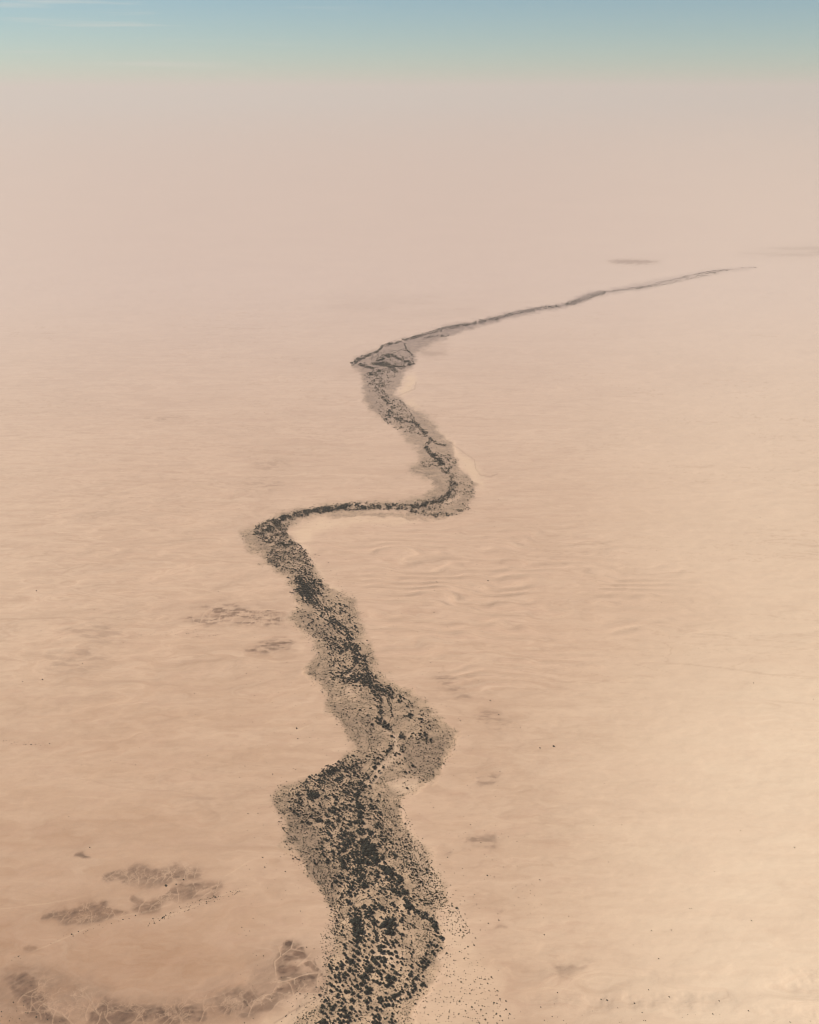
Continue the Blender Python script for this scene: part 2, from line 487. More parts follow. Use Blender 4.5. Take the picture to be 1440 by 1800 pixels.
class NT:
    def __init__(self, name):
        self.m = bpy.data.materials.new(name)
        self.m.use_nodes = True
        self.t = self.m.node_tree
        self.b = self.t.nodes['Principled BSDF']
        self.b.inputs['Roughness'].default_value = .95
        self.b.inputs['Specular IOR Level'].default_value = .1

    def n(self, kind, **kw):
        o = self.t.nodes.new(kind)
        for k, val in kw.items():
            if k in o.inputs:
                o.inputs[k].default_value = val
            else:
                setattr(o, k, val)
        return o

    def l(self, a, b):
        self.t.links.new(a, b)

    def attr(self, name):
        return self.n('ShaderNodeAttribute', attribute_name=name).outputs['Fac']

    def mix(self, fac, a, b, blend='MIX'):
        o = self.n('ShaderNodeMix', data_type='RGBA', blend_type=blend)
        for i, v in ((0, fac), (6, a), (7, b)):
            if hasattr(v, 'links'):
                self.l(v, o.inputs[i])
            else:
                o.inputs[i].default_value = v if i == 0 else (*v, 1)
        return o.outputs[2]

    def noise(self, scale, detail=4, rough=.55, vec=None, lo=.35, hi=.65):
        co = self.n('ShaderNodeTexCoord').outputs['Object']
        mp = self.n('ShaderNodeMapping')
        mp.inputs['Scale'].default_value = scale
        mp.inputs['Location'].default_value = (37.3 + scale[0] * 900, 11.7, 0)
        self.l(co, mp.inputs['Vector'])
        o = self.n('ShaderNodeTexNoise', Scale=1.0, Detail=detail, Roughness=rough)
        self.l(mp.outputs['Vector'], o.inputs['Vector'])
        r = self.n('ShaderNodeMapRange')
        r.inputs['From Min'].default_value = lo
        r.inputs['From Max'].default_value = hi
        self.l(o.outputs['Fac'], r.inputs['Value'])
        return r.outputs['Result']

    def mul(self, a, b):
        o = self.n('ShaderNodeMath', operation='MULTIPLY')
        for i, v in ((0, a), (1, b)):
            if hasattr(v, 'links'):
                self.l(v, o.inputs[i])
            else:
                o.inputs[i].default_value = v
        return o.outputs[0]


G = NT('desert_sand')
SAND_A = (.330, .212, .137)
SAND_B = (.395, .262, .173)
c = G.mix(G.noise((1 / 900, 1 / 700, 1), 3), SAND_A, SAND_B)
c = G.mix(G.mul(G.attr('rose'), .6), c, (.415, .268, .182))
c = G.mix(G.mul(G.attr('warm'), .95), c, (.262, .150, .088))
c = G.mix(G.mul(G.attr('east'), .95), c, (.51, .385, .272))
c = G.mix(G.mul(G.noise((1 / 420, 1 / 75, 1), 5, .6), .38), c, (.43, .298, .206))
c = G.mix(G.mul(G.noise((1 / 170, 1 / 26, 1), 5, .62, lo=.5, hi=.75), G.mul(G.attr('calm'), .62)), c, (.30, .188, .120))
c = G.mix(G.mul(G.noise((1 / 130, 1 / 42, 1), 6, .68, lo=.48, hi=.7), G.mul(G.attr('calm'), .4)), c, (.325, .198, .132))
c = G.mix(G.mul(G.noise((1 / 26, 1 / 12, 1), 4, .6, lo=.5, hi=.75), G.mul(G.attr('calm'), .34)), c, (.30, .190, .122))
c = G.mix(G.mul(G.attr('far'), .85), c, G.mix(G.attr('east'), (.40, .303, .258), (.45, .352, .292)))  # distant sand takes a haze-like tint in its colour, making up for thin haze
c = G.mix(G.mul(G.attr('pale'), .52), c, (.475, .335, .222))
c = G.mix(G.mul(G.attr('crust'), .92), c, G.mix(G.noise((1 / 12, 1 / 12, 1), 3), (.042, .025, .018), (.11, .062, .041)))
c = G.mix(G.mul(G.attr('wash'), .08), c, (.50, .35, .22))
bt = G.mix(G.noise((1 / 26, 1 / 26, 1), 6, .75), (.175, .118, .074), (.41, .275, .170))
bt = G.mix(G.mul(G.attr('olive'), .8), bt, G.mix(G.noise((1 / 12, 1 / 12, 1), 5, .75), (.098, .066, .043), (.22, .145, .095)))
beltfac = G.n('ShaderNodeMath', operation='SUBTRACT', use_clamp=True)
G.l(G.attr('belt'), beltfac.inputs[0])
G.l(G.mul(G.attr('pale'), .8), beltfac.inputs[1])
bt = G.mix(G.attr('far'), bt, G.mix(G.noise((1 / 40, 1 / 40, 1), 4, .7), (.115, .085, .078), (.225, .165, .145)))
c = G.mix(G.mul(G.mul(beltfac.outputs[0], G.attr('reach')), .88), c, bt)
c = G.mix(G.mul(G.attr('lines'), .22), c, (.25, .155, .10))
c = G.mix(G.mul(G.attr('track'), .16), c, (.52, .37, .24))
c = G.mix(G.mul(G.attr('stain'), .5), c, (.20, .115, .072))
c = G.mix(G.mul(G.attr('bank'), .3), c, (.13, .08, .055))
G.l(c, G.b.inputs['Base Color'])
bmp = G.n('ShaderNodeBump', Strength=.5, Distance=1.2)
G.l(G.noise((1 / 16, 1 / 9, 1), 5, .65, lo=0, hi=1), bmp.inputs['Height'])
G.l(bmp.outputs['Normal'], G.b.inputs['Normal'])

nr, nc = GX.shape
idx = np.arange(nr * nc).reshape(nr, nc)
quads = np.stack([idx[:-1, :-1], idx[:-1, 1:], idx[1:, 1:], idx[1:, :-1]], -1).reshape(-1, 4)
me = mesh_from('desert_plain', np.stack([gx, gy, gz], 1), quads, G.m)
me.shade_smooth()
u, v = GM['u'], GM['v']
GM['rose'] = np.clip(GM['dune'] * (.25 + 1.1 * smooth(.6, .1, GM['rip']) * smooth(.3, .6, fbm(gx / 190, gy / 110, 3, 77))) + .4 * smooth(420, 900, v) * smooth(1450, 950, v), 0, 1) * (1 - smooth(900, 1350, u) * .7)  # pink dune sand; extra tint in ripple hollows stands in for slope shading
GM['warm'] = smooth(660, 150, u + 120 * (fbm(gx / 260, gy / 200, 4, 341) - .5)) * smooth(1380, 1740, v + 160 * (fbm(gx / 300, gy / 200, 4, 351) - .5)) * (.55 + .75 * fbm(gx / 300, gy / 160, 3, 321)) * (1 - .6 * GM['belt']) + .4 * smooth(1060, 880, u) * smooth(780, 860, u) * smooth(1620, 1800, v) + .34 * smooth(720, 150, u) * smooth(1000, 1450, v) + .22 * smooth(700, 300, u) * smooth(1150, 1300, v) * smooth(.4, .65, fbm(gx / 500, gy / 160, 3, 331))
GM['reach'] = .25 + .75 * smooth(478, 560, v)
GM['calm'] = 1 - .8 * smooth(850, 1200, u)
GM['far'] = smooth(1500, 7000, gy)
GM['east'] = smooth(800, 1440, u + 140 * (fbm(gx / 700, gy / 500, 3, 301) - .5)) * (.6 + .4 * smooth(1000, 1350, v)) * (1 - .5 * GM['dune']) + .25 * smooth(330, -100, u) * smooth(1600, 1000, v)
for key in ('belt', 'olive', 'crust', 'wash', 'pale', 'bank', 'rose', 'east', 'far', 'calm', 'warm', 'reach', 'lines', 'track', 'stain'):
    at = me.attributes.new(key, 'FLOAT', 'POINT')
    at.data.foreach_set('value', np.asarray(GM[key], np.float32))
ground = link('ground', me)
ground['kind'] = 'structure'


def ground_z(x, y):
    x = np.asarray(x, float); y = np.asarray(y, float)
    return height(x, y, masks(x, y))


# ------------------------------------------------------------------ vegetation meshes
def foliage_mat(name, a, b):
    N = NT(name)
    N.l(N.mix(N.noise((.55, .55, .55), 2, .5), a, b), N.b.inputs['Base Color'])
    return N.m


M_LEAF = foliage_mat('thorn_foliage', (.011, .0115, .009), (.027, .027, .019))
M_SCRUB = foliage_mat('scrub_foliage', (.040, .036, .024), (.085, .070, .042))
M_BUSH = foliage_mat('bush_foliage', (.030, .028, .018), (.062, .052, .032))
M_BARK = foliage_mat('bark', (.06, .045, .035), (.11, .085, .065))

_t = (1 + 5 ** .5) / 2
ICO_V = np.array([(-1, _t, 0), (1, _t, 0), (-1, -_t, 0), (1, -_t, 0), (0, -1, _t), (0, 1, _t), (0, -1, -_t), (0, 1, -_t), (_t, 0, -1), (_t, 0, 1), (-_t, 0, -1), (-_t, 0, 1)], float)
ICO_V /= np.linalg.norm(ICO_V[0])
ICO_F = np.array([(0, 11, 5), (0, 5, 1), (0, 1, 7), (0, 7, 10), (0, 10, 11), (1, 5, 9), (5, 11, 4), (11, 10, 2), (10, 7, 6), (7, 1, 8), (3, 9, 4), (3, 4, 2), (3, 2, 6), (3, 6, 8), (3, 8, 9), (4, 9, 5), (2, 4, 11), (6, 2, 10), (8, 6, 7), (9, 8, 1)])


def lobes(n, flat, spread, rr):
    out = []
    for i in range(n):
        a = 2 * math.pi * (i + rr.uniform(-.4, .4)) / max(n - 1, 1)
        d = 0 if i == 0 else spread * rr.uniform(.75, 1.1)
        out.append((np.array([d * math.cos(a), d * math.sin(a), flat * rr.uniform(-.25, .35) - (.12 if i else -.12)]), rr.uniform(.38, .58) if i else .6))
    return out


def crown_geo(n, leaves, seed, flat=.62, spread=.58, base=.78):
    """unit-radius crown: uneven lobes with a shell of small leaf clumps; returns verts, tris"""
    rr = np.random.default_rng(seed)
    V, Fc, k = [], [], 0
    for ctr, r in lobes(n, flat, spread, rr):
        vv = ICO_V * (r * rr.uniform(.72, 1.12, (12, 1))) * np.array([1, 1, .72]) + ctr + np.array([0, 0, base])
        V.append(vv); Fc.append(ICO_F + k); k += 12
        for _ in range(leaves):
            d = rr.normal(size=3); d /= np.linalg.norm(d)
            if d[2] < -.4:
                d[2] *= -1
            p = ctr + np.array([0, 0, base]) + d * np.array([1, 1, .75]) * r * rr.uniform(.85, 1.2)
            e1 = rr.normal(size=3); e1 /= np.linalg.norm(e1)
            e2 = np.cross(e1, d); e2 /= np.linalg.norm(e2) + 1e-6
            s = rr.uniform(.07, .15)
            V.append(np.array([p + e1 * s, p - e1 * s * .6 + e2 * s, p - e1 * s * .6 - e2 * s]))
            Fc.append(np.array([[0, 1, 2]]) + k); k += 3
    V = np.concatenate(V)
    V[:, 0] *= rr.uniform(.85, 1.15)
    return V, np.concatenate(Fc)


def tube(pts, rads, sides=6):
    V, Fc = [], []
    for p, r in zip(pts, rads):
        for i in range(sides):
            a = 2 * math.pi * i / sides
            V.append((p[0] + r * math.cos(a), p[1] + r * math.sin(a), p[2]))
    for j in range(len(pts) - 1):
        for i in range(sides):
            a, b = j * sides + i, j * sides + (i + 1) % sides
            Fc += [(a, b, b + sides), (a, b + sides, a + sides)]
    return np.array(V), np.array(Fc)


def trunk_geo(seed):
    rr = np.random.default_rng(seed)
    V, Fc = tube([(0, 0, -.12), (.01, 0, .1), (.03, .02, .32)], [.1, .075, .06])
    Vs, Fs, k = [V], [Fc], len(V)
    for i in range(4):
        a = i * math.pi / 2 + rr.uniform(-.5, .5)
        q, f = tube([(.03, .02, .28), (.22 * math.cos(a), .22 * math.sin(a), .5), (.46 * math.cos(a), .46 * math.sin(a), .74)], [.05, .035, .015], 5)
        Vs.append(q); Fs.append(f + k); k += len(q)
    return np.concatenate(Vs), np.concatenate(Fs)


def merged(name, geos, x, y, z, r, mat, zs=None):
    """one mesh out of many small plants (far or uncountable ones)"""
    Vs, Fs, k = [], [], 0
    pick = rng.integers(0, len(geos), len(x))
    ang = rng.uniform(0, 2 * math.pi, len(x))
    zr = r * (zs if zs is not None else 1.0)
    for gi, (gv, gf) in enumerate(geos):
        s = np.nonzero(pick == gi)[0]
        if not len(s):
            continue
        ca, sa = np.cos(ang[s])[:, None], np.sin(ang[s])[:, None]
        X = (gv[None, :, 0] * ca - gv[None, :, 1] * sa) * r[s][:, None] + x[s][:, None]
        Y = (gv[None, :, 0] * sa + gv[None, :, 1] * ca) * r[s][:, None] + y[s][:, None]
        Z = gv[None, :, 2] * zr[s][:, None] + z[s][:, None]
        Vs.append(np.stack([X, Y, Z], -1).reshape(-1, 3))
        Fs.append((gf[None] + (np.arange(len(s)) * len(gv))[:, None, None] + k).reshape(-1, 3))
        k += len(s) * len(gv)
    return mesh_from(name, np.concatenate(Vs), np.concatenate(Fs), mat)


# ------------------------------------------------------------------ trees surveyed one by one (near end of the valley)
def tile(ox, oy, s, text):
    a = np.array([float(k) for k in text.replace(',', ' ').split()]).reshape(-1, 3)
    return np.stack([ox + a[:, 0] / s, oy + a[:, 1] / s, a[:, 2] / s], 1)


T = [tile(560, 1720, 14.4, """315 10 60 215 75 50 135 152 35 215 155 60 300 150 110 340 190 110 405 205 90 450 95 90 545 50 90 540 95 70 640 50 60 690 60 60
510 215 80 620 180 90 700 110 80 750 190 60 800 40 60 840 95 60 860 150 90 930 50 90 970 85 60 920 205 80 985 180 100 1000 250 110 1090 150 130
1140 50 130 1180 105 110 1275 30 90 1390 70 100 1310 150 60 1230 230 140 1320 270 140 1250 340 150 1200 380 120 1330 370 90 1080 290 110 1060 345 60
1010 380 40 830 270 110 780 330 100 700 335 130 560 330 110 470 285 110 320 330 110 200 310 45 125 235 30 75 270 70 100 348 35 30 435 90 140 480 45
245 500 70 275 545 60 380 525 40 190 560 110 140 600 60 65 590 40 510 400 100 480 470 110 550 480 70 610 410 60 640 520 120 690 590 80 600 630 100
500 600 90 560 545 40 405 455 35 880 370 130 840 415 70 920 470 50 1030 460 150 865 550 150 1035 585 75 890 640 60 1190 505 40 1290 500 110
1320 560 90 1220 600 150 1150 575 60 1065 685 60 970 683 30 1125 775 35 1255 720 90 1340 745 100 1250 780 90 840 755 140 670 730 80 580 700 80
270 640 90 280 700 90 360 620 50 430 680 100 380 730 120 340 790 110 120 700 120 90 740 80 210 770 50 235 795 45 90 845 110 180 893 90 320 890 100
430 865 35 230 980 110 540 800 90 640 800 140 700 820 80 510 900 90 590 920 80 560 960 90 700 890 100 800 880 100 740 960 150 855 855 45 935 835 80
910 897 50 1050 845 90 975 950 90 1220 860 70 1380 930 100 1400 1010 80 1040 1030 75 1090 998 40 920 1065 80 1215 1065 30 1285 1090 70 660 980 100
800 1060 110 500 1030 110 430 1075 60 640 1080 110 560 1120 140 400 1030 40 160 1090 190 60 1110 120 300 1100 40 370 1135 80 740 1110 120 1390 1120 110
20 780 25 15 970 40 1180 1010 30"""),
     tile(640, 1720, 14.4, """340 90 120 380 140 110 430 120 80 450 30 80 590 60 100 660 90 160 730 100 90 560 200 120 640 160 120 735 205 90 500 130 80 610 10 130
760 15 140 900 60 80 940 160 35 460 225 50 1100 15 90 1060 150 100 1030 200 60 955 220 60 1165 100 60 1235 60 80 1310 15 110 1410 40 70 1260 140 130
1200 190 90 1290 210 110 1300 260 110 1105 230 50 1130 280 40 1240 310 110 1235 365 80 1345 318 40 1420 290 70 1430 175 60 800 300 80 850 235 35
970 290 80 1040 295 40 925 335 80 1000 350 80 1120 360 120 1140 420 110 1180 460 90 1165 500 60 560 370 80 315 350 40 400 325 35 480 305 30 690 430 50
380 520 130 440 490 110 400 600 110 470 560 120 440 640 80 560 490 100 570 560 90 650 500 110 680 560 110 750 480 120 800 430 120 860 420 120 910 390 90
790 550 90 930 540 90 880 590 80 1000 530 70 1080 520 80 1045 577 45 930 635 45 1355 415 60 1280 440 40 1320 540 45 1365 535 35 1305 648 75 1135 640 30
550 680 120 490 720 90 630 670 110 740 660 90 730 710 80 820 680 60 820 725 70 905 728 65 985 775 35 750 770 45 655 810 45 330 740 100 320 810 90
430 800 110 370 920 100 390 970 90 380 1030 110 310 1090 120 300 960 100 725 890 85 725 965 80 845 870 60 840 1010 40 700 1040 100 800 1090 90 640 1110 80
720 1130 120 525 1025 60 890 1050 30 880 1085 30 400 1130 110 330 1140 110 1395 750 30 1150 860 30 1095 945 30 600 885 40 560 915 30"""),
     tile(560, 1650, 14.4, """470 50 60 590 100 60 660 165 110 685 245 110 750 125 55 790 70 80 850 110 90 900 40 90 960 80 140 1090 85 110 1160 40 90 1190 70 80
1270 30 80 1390 80 120 1165 175 110 970 190 120 1030 245 110 850 235 40 1275 220 80 1345 170 70 1375 215 50 895 295 100 1000 350 160 1165 295 80
1370 330 130 625 300 40 660 385 110 680 430 60 740 500 130 820 385 40 910 450 130 1120 455 80 1145 410 40 1225 480 110 1285 410 70 1380 480 120
630 525 45 830 510 50 1020 545 120 1160 550 80 1240 585 120 1350 545 90 1410 600 90 365 545 35 325 605 80 270 660 70 360 685 60 290 720 110 310 770 90
500 625 80 575 580 80 610 650 120 580 700 110 600 770 90 470 740 100 450 790 80 690 680 50 720 590 110 850 580 170 800 655 70 910 645 70 990 650 80
860 690 45 940 705 100 1030 700 60 1140 680 80 1210 650 80 1150 615 40 720 750 40 800 750 90 780 810 110 870 805 90 950 820 110 1020 770 70 1010 840 60
1075 835 65 1080 740 40 1330 710 170 1290 790 190 1200 760 130 1230 840 130 1360 830 120 1430 830 60 1150 855 40 415 855 40 390 790 40 350 840 70
340 885 50 590 855 60 530 870 90 510 920 90 420 915 80 430 970 120 520 1000 110 690 890 130 740 920 100 630 920 90 650 980 130 885 900 110 1010 940 100
1090 980 130 1190 940 180 1310 910 70 1045 890 40 1240 1000 90 315 1005 80 940 1000 50 800 1010 50"""),
     tile(640, 1650, 14.4, """330 30 120 470 70 80 540 30 70 570 40 60 520 110 80 600 120 130 670 45 70 800 40 80 730 90 110 830 90 110 880 110 50 960 10 80 970 75 35
370 210 110 450 190 130 520 200 90 680 230 80 740 160 110 780 210 80 900 185 80 970 170 70 990 240 35 440 330 200 530 320 90 620 340 110 650 385 110
710 380 100 810 340 120 740 435 40 970 340 50 975 400 55 1060 325 40 1060 205 50 1110 235 60 1170 260 70 1255 285 70 1215 110 70 1190 165 60 1205 65 50
1345 195 50 1150 340 50 1250 350 80 1200 400 90 1210 460 60 410 480 110 340 500 110 520 490 110 530 530 120 300 600 190 450 580 120 520 580 110
570 610 50 700 505 100 840 460 110 910 518 45 980 505 100 1035 520 40 1080 525 50 1180 520 55 850 600 90 940 590 80 1030 580 45 1090 580 45 710 600 35
660 650 60 980 650 90 1070 675 60 1150 670 50 1205 710 110 1220 655 60 1240 585 60 1275 575 30 1335 620 80 1400 510 50 1400 690 110 1400 770 60
1340 775 45 1390 840 60 1300 825 40 530 690 120 510 650 80 590 740 60 390 700 90 410 650 40 730 700 110 710 780 90 750 795 60 330 760 60 350 840 120
390 880 150 440 910 80 500 835 110 630 825 50 690 875 40 810 875 150 910 930 80 945 740 60 935 795 70 1050 828 60 1120 815 60 1210 840 90 1180 920 150
1015 930 35 1375 940 90 1330 1000 110 640 950 140 590 990 130 770 1010 140 345 965 60 440 970 90 900 1000 45 1160 1000 40 1240 1005 30"""),
     tile(700, 1650, 14.4, """720 95 60 920 35 70 820 95 100 850 160 80 770 185 110 930 190 100 1000 170 80 1030 100 50 1095 240 90 760 260 40 740 315 60 885 300 40
1000 305 70 885 350 110 920 415 100 830 415 40 715 390 100 690 430 40 640 465 60 700 520 100 650 560 120 600 600 130 780 590 110 720 655 120 770 665 70
630 720 120 690 720 90 630 800 80 615 860 60 635 960 80 580 500 60"""),
     tile(700, 1720, 14.4, "600 80 50 670 95 50 640 140 120 590 180 90 690 190 110 645 390 70"),
     ]
TREES = np.concatenate(T)
LONE = np.concatenate([
    tile(700, 1650, 14.4, "1235 375 70 1065 535 35 920 620 32 1310 670 38 1330 460 28 1415 555 50 1415 840 38 905 965 40 1175 925 30 1320 915 30"),
    tile(700, 1720, 14.4, """740 68 45 970 90 38 875 250 28 915 320 38 735 315 35 705 515 48 640 600 45 735 620 48 665 778 45 697 755 45 1160 620 48 945 545 42
955 605 36 1240 510 35 1342 500 42 1325 640 46 1110 735 36 1300 885 52 995 998 36 1085 960 28 1285 145 36"""),
    tile(800, 1720, 14.4, """625 10 40 765 30 48 855 25 44 78 45 42 160 105 58 490 100 42 830 142 62 655 163 40 172 258 42 420 320 42 452 295 34 378 408 58 660 408 38
862 323 44 1000 280 38 1070 330 52 1065 440 42 1140 535 58 1290 587 58 1068 648 52 1147 685 32 165 532 42 52 678 42 283 690 46 430 755 68 268 855 52
92 933 52 775 1060 70 1145 968 64 1200 1087 48 1385 920 58 555 1135 38 1065 1145 38 255 305 32"""),
    tile(500, 1480, 4, """1035 130 11 1125 210 10 1170 305 10 1140 322 8 1207 343 8 1187 372 12 1258 387 8 1268 418 10 1237 440 9 1165 447 8 1272 507 12 1152 548 11
1277 565 9 1280 590 9 1278 625 10 1285 648 12 1230 638 10 1252 680 12 1345 680 14 1185 620 9 1128 630 10 1285 537 8 1090 430 9 1080 345 12 1040 440 9 1010 330 11"""),
])
PLAIN = [  # lone bushes far out on the plain: x, y, blob width, label
    (973.5, 1311, 5.2, 'lone black bush on bare sand out from the sharp right bend, larger of a pair'),
    (949.5, 1314.5, 3.4, 'lone tiny dark bush just left of the larger black bush out on the sand'),
    (1067, 1761.5, 4.2, 'small dark bush, larger of a close pair on sand along the bottom edge'),
    (1056.5, 1761, 2.9, 'tiny brown bush, smaller of a close pair on sand along the bottom edge'),
    (1176, 1756, 3.4, 'dark bush on open sand, larger of two near the bottom right dune foot'),
    (1140, 1744, 2.8, 'faint tiny bush above the bush pair near the bottom right dune foot'),
    (1115, 1766, 3.0, 'tiny dark bush alone between two bush pairs near the bottom edge'),
    (1129, 1780, 2.6, 'faint brown bush low on the sand near the bottom edge right of centre'),
    (1264, 1761, 3.0, 'tiny dark bush alone on pale sand below the long low dune at lower right'),
    (1316, 1777, 3.2, 'small dark bush on pale sand, farthest right but one along the bottom edge'),
    (1253, 1783, 3.0, 'small dark bush close to the bottom edge, below the long low dune'),
    (1389, 1796, 2.8, 'small dark bush in the bottom right corner of the plain'),
    (980, 1748, 3.2, 'tiny dark bush alone below the low rough hummock at lower right'),
    (877, 1618, 3.4, 'dark bush beside small brown crust patches right of the river belt'),
    (957, 1644, 2.8, 'tiny dark bush alone on sand above the low rough hummock'),
    (1180, 1636, 2.6, 'tiny faint bush alone in the middle of the smooth right hand sand'),
    (1397, 1489, 2.6, 'tiny faint bush alone near the right edge of the plain'),
    (877, 1257, 2.8, 'tiny dark bush on scratched sand right of the sharp right bend'),
    (862, 1232, 2.8, 'tiny dark bush above the scratched sand right of the sharp right bend'),
    (522, 1281, 4.2, 'small black bush alone on sand left of the belt, above a thin track'),
    (524, 1299, 3.0, 'tiny dark bush alone on sand below the thin track left of the belt'),
    (65, 1040, 3.0, 'tiny dark bush alone on sand near the left edge, higher of two'),
    (75, 1194, 3.0, 'tiny dark bush alone on sand near the left edge, lower of two'),
    (292, 1555, 6.0, 'broad black bush in the wash between two brown crust ridges at lower left'),
    (323, 1545, 4.0, 'small dark bush at the tip of the upper brown crust ridge at lower left'),
    (310, 1553, 3.2, 'tiny bush just right of the broad black bush in the wash'),
    (379, 1576, 4.2, 'small dark bush at the right end of the lower brown crust ridge'),
    (126, 1641, 3.6, 'lone dark bush beside the long thin pale track at lower left'),
    (269, 1613, 3.2, 'tiny dark bush, left one of two below the lower brown crust ridge'),
    (286, 1611, 3.0, 'tiny dark bush, right one of two below the lower brown crust ridge'),
    (462, 1506, 3.2, 'tiny dark bush alone on sand left of the olive scrub margin'),
    (158, 1489, 3.2, 'tiny dark bush alone on sand above the small dark smudge at left'),
    (24, 1762, 3.2, 'tiny dark bush on sand under the dark crust in the bottom left corner'),
    (1325, 1200, 2.6, 'tiny faint bush alone on the far right sand'),
]

TREES = TREES[np.argsort(-TREES[:, 2])]
N_IND = 300
IND, REST = TREES[:N_IND], TREES[N_IND:]


def base_of(a):
    """blob (crown and shadow seen together) -> foot of the plant on the plain, crown radius in metres"""
    rpx = a[:, 2] / 2.45
    x, y = ground_xy(a[:, 0] - .30 * rpx, a[:, 1] + .22 * rpx)
    return x, y, rpx * m_per_px(a[:, 1])


crowns, trunks = [], []
for i in range(12):
    V, Fc = crown_geo(5 + i % 4, 34, 100 + i)
    crowns.append(mesh_from('crown', V, Fc, M_LEAF))
    V, Fc = trunk_geo(200 + i)
    trunks.append(mesh_from('trunk', V, Fc, M_BARK))
bushes, stems = [], []
for i in range(6):
    V, Fc = crown_geo(4, 26, 300 + i, flat=.5, spread=.5, base=.5)
    bushes.append(mesh_from('foliage', V, Fc, M_BUSH))


def tree_label(px, py, w):
    if py > 1795 - 8 and w > 6:
        return 'dark thorn tree cut by or touching the bottom edge of the photo', 'trees along the bottom edge'
    if w >= 10.5:
        return 'one of the broadest dark thorn tree crowns in the near river belt', 'broadest crowns of the near river belt'
    if px > 738 and py < 1722:
        return 'dark thorn tree in the curved line closing the sandy loop on its right', 'trees in the line round the sandy loop'
    if px < 590:
        return 'dark thorn tree on the left fringe of the near belt beside brown eroded ground', 'trees on the left fringe of the near belt'
    if 663 < px < 745 and 1744 < py < 1772:
        return 'dark thorn tree packed along the pale curving track through the near belt', 'trees along the pale curving track'
    if px > 700:
        return 'dark thorn tree on the right flank of the near belt, next to open pale sand', 'trees on the right flank of the near belt'
    if py > 1722:
        return 'medium dark thorn tree in the middle of the belt near the bottom edge', 'trees in the middle of the belt near the bottom edge'
    return 'medium dark thorn tree in the middle of the belt left of the sandy loop', 'trees in the middle of the belt left of the sandy loop'


x, y, r = base_of(IND)
z = ground_z(x, y)
for i in range(len(IND)):
    e = bpy.data.objects.new('thorn_tree', None)
    e.empty_display_size = 1
    COL.objects.link(e)
    e.location = (x[i], y[i], z[i])
    e.rotation_euler = (0, 0, random.uniform(0, 2 * math.pi))
    h = random.uniform(.85, 1.15)
    e.scale = (r[i], r[i], r[i] * h)
    lab, grp = tree_label(*IND[i])
    e['label'], e['group'], e['category'] = lab, grp, 'tree'
    k = i % 12
    link('crown', crowns[k], e)
    link('trunk', trunks[k], e)


def make_bush(px, py, w, label, group):
    a = np.array([[px, py, w]])
    bx, by, br = base_of(a)
    bz = ground_z(bx, by)
    o = link('desert_bush', random.choice(bushes))
    o.location = (bx[0], by[0], bz[0])
    o.rotation_euler = (0, 0, random.uniform(0, 2 * math.pi))
    o.scale = (br[0],) * 3
    o['label'], o['category'] = label, 'bush'
    if group:
        o['group'] = group


for px, py, w, lab in PLAIN:
    make_bush(px, py, w, lab, 'lone bushes out on the plain')
for px, py, w in LONE:
    if py < 1645:
        make_bush(px, py, w, 'small dark bush scattered on sand right of the belt, above the sandy loop', 'bushes on the sand above the loop')
    elif px < 800:
        make_bush(px, py, w, 'small dark bush on the pale sand between the belt and the outer bush line', 'bushes on the inner pale sand')
    else:
        make_bush(px, py, w, 'small dark bush on the outer part of the pale sand at lower right', 'bushes on the outer pale sand')

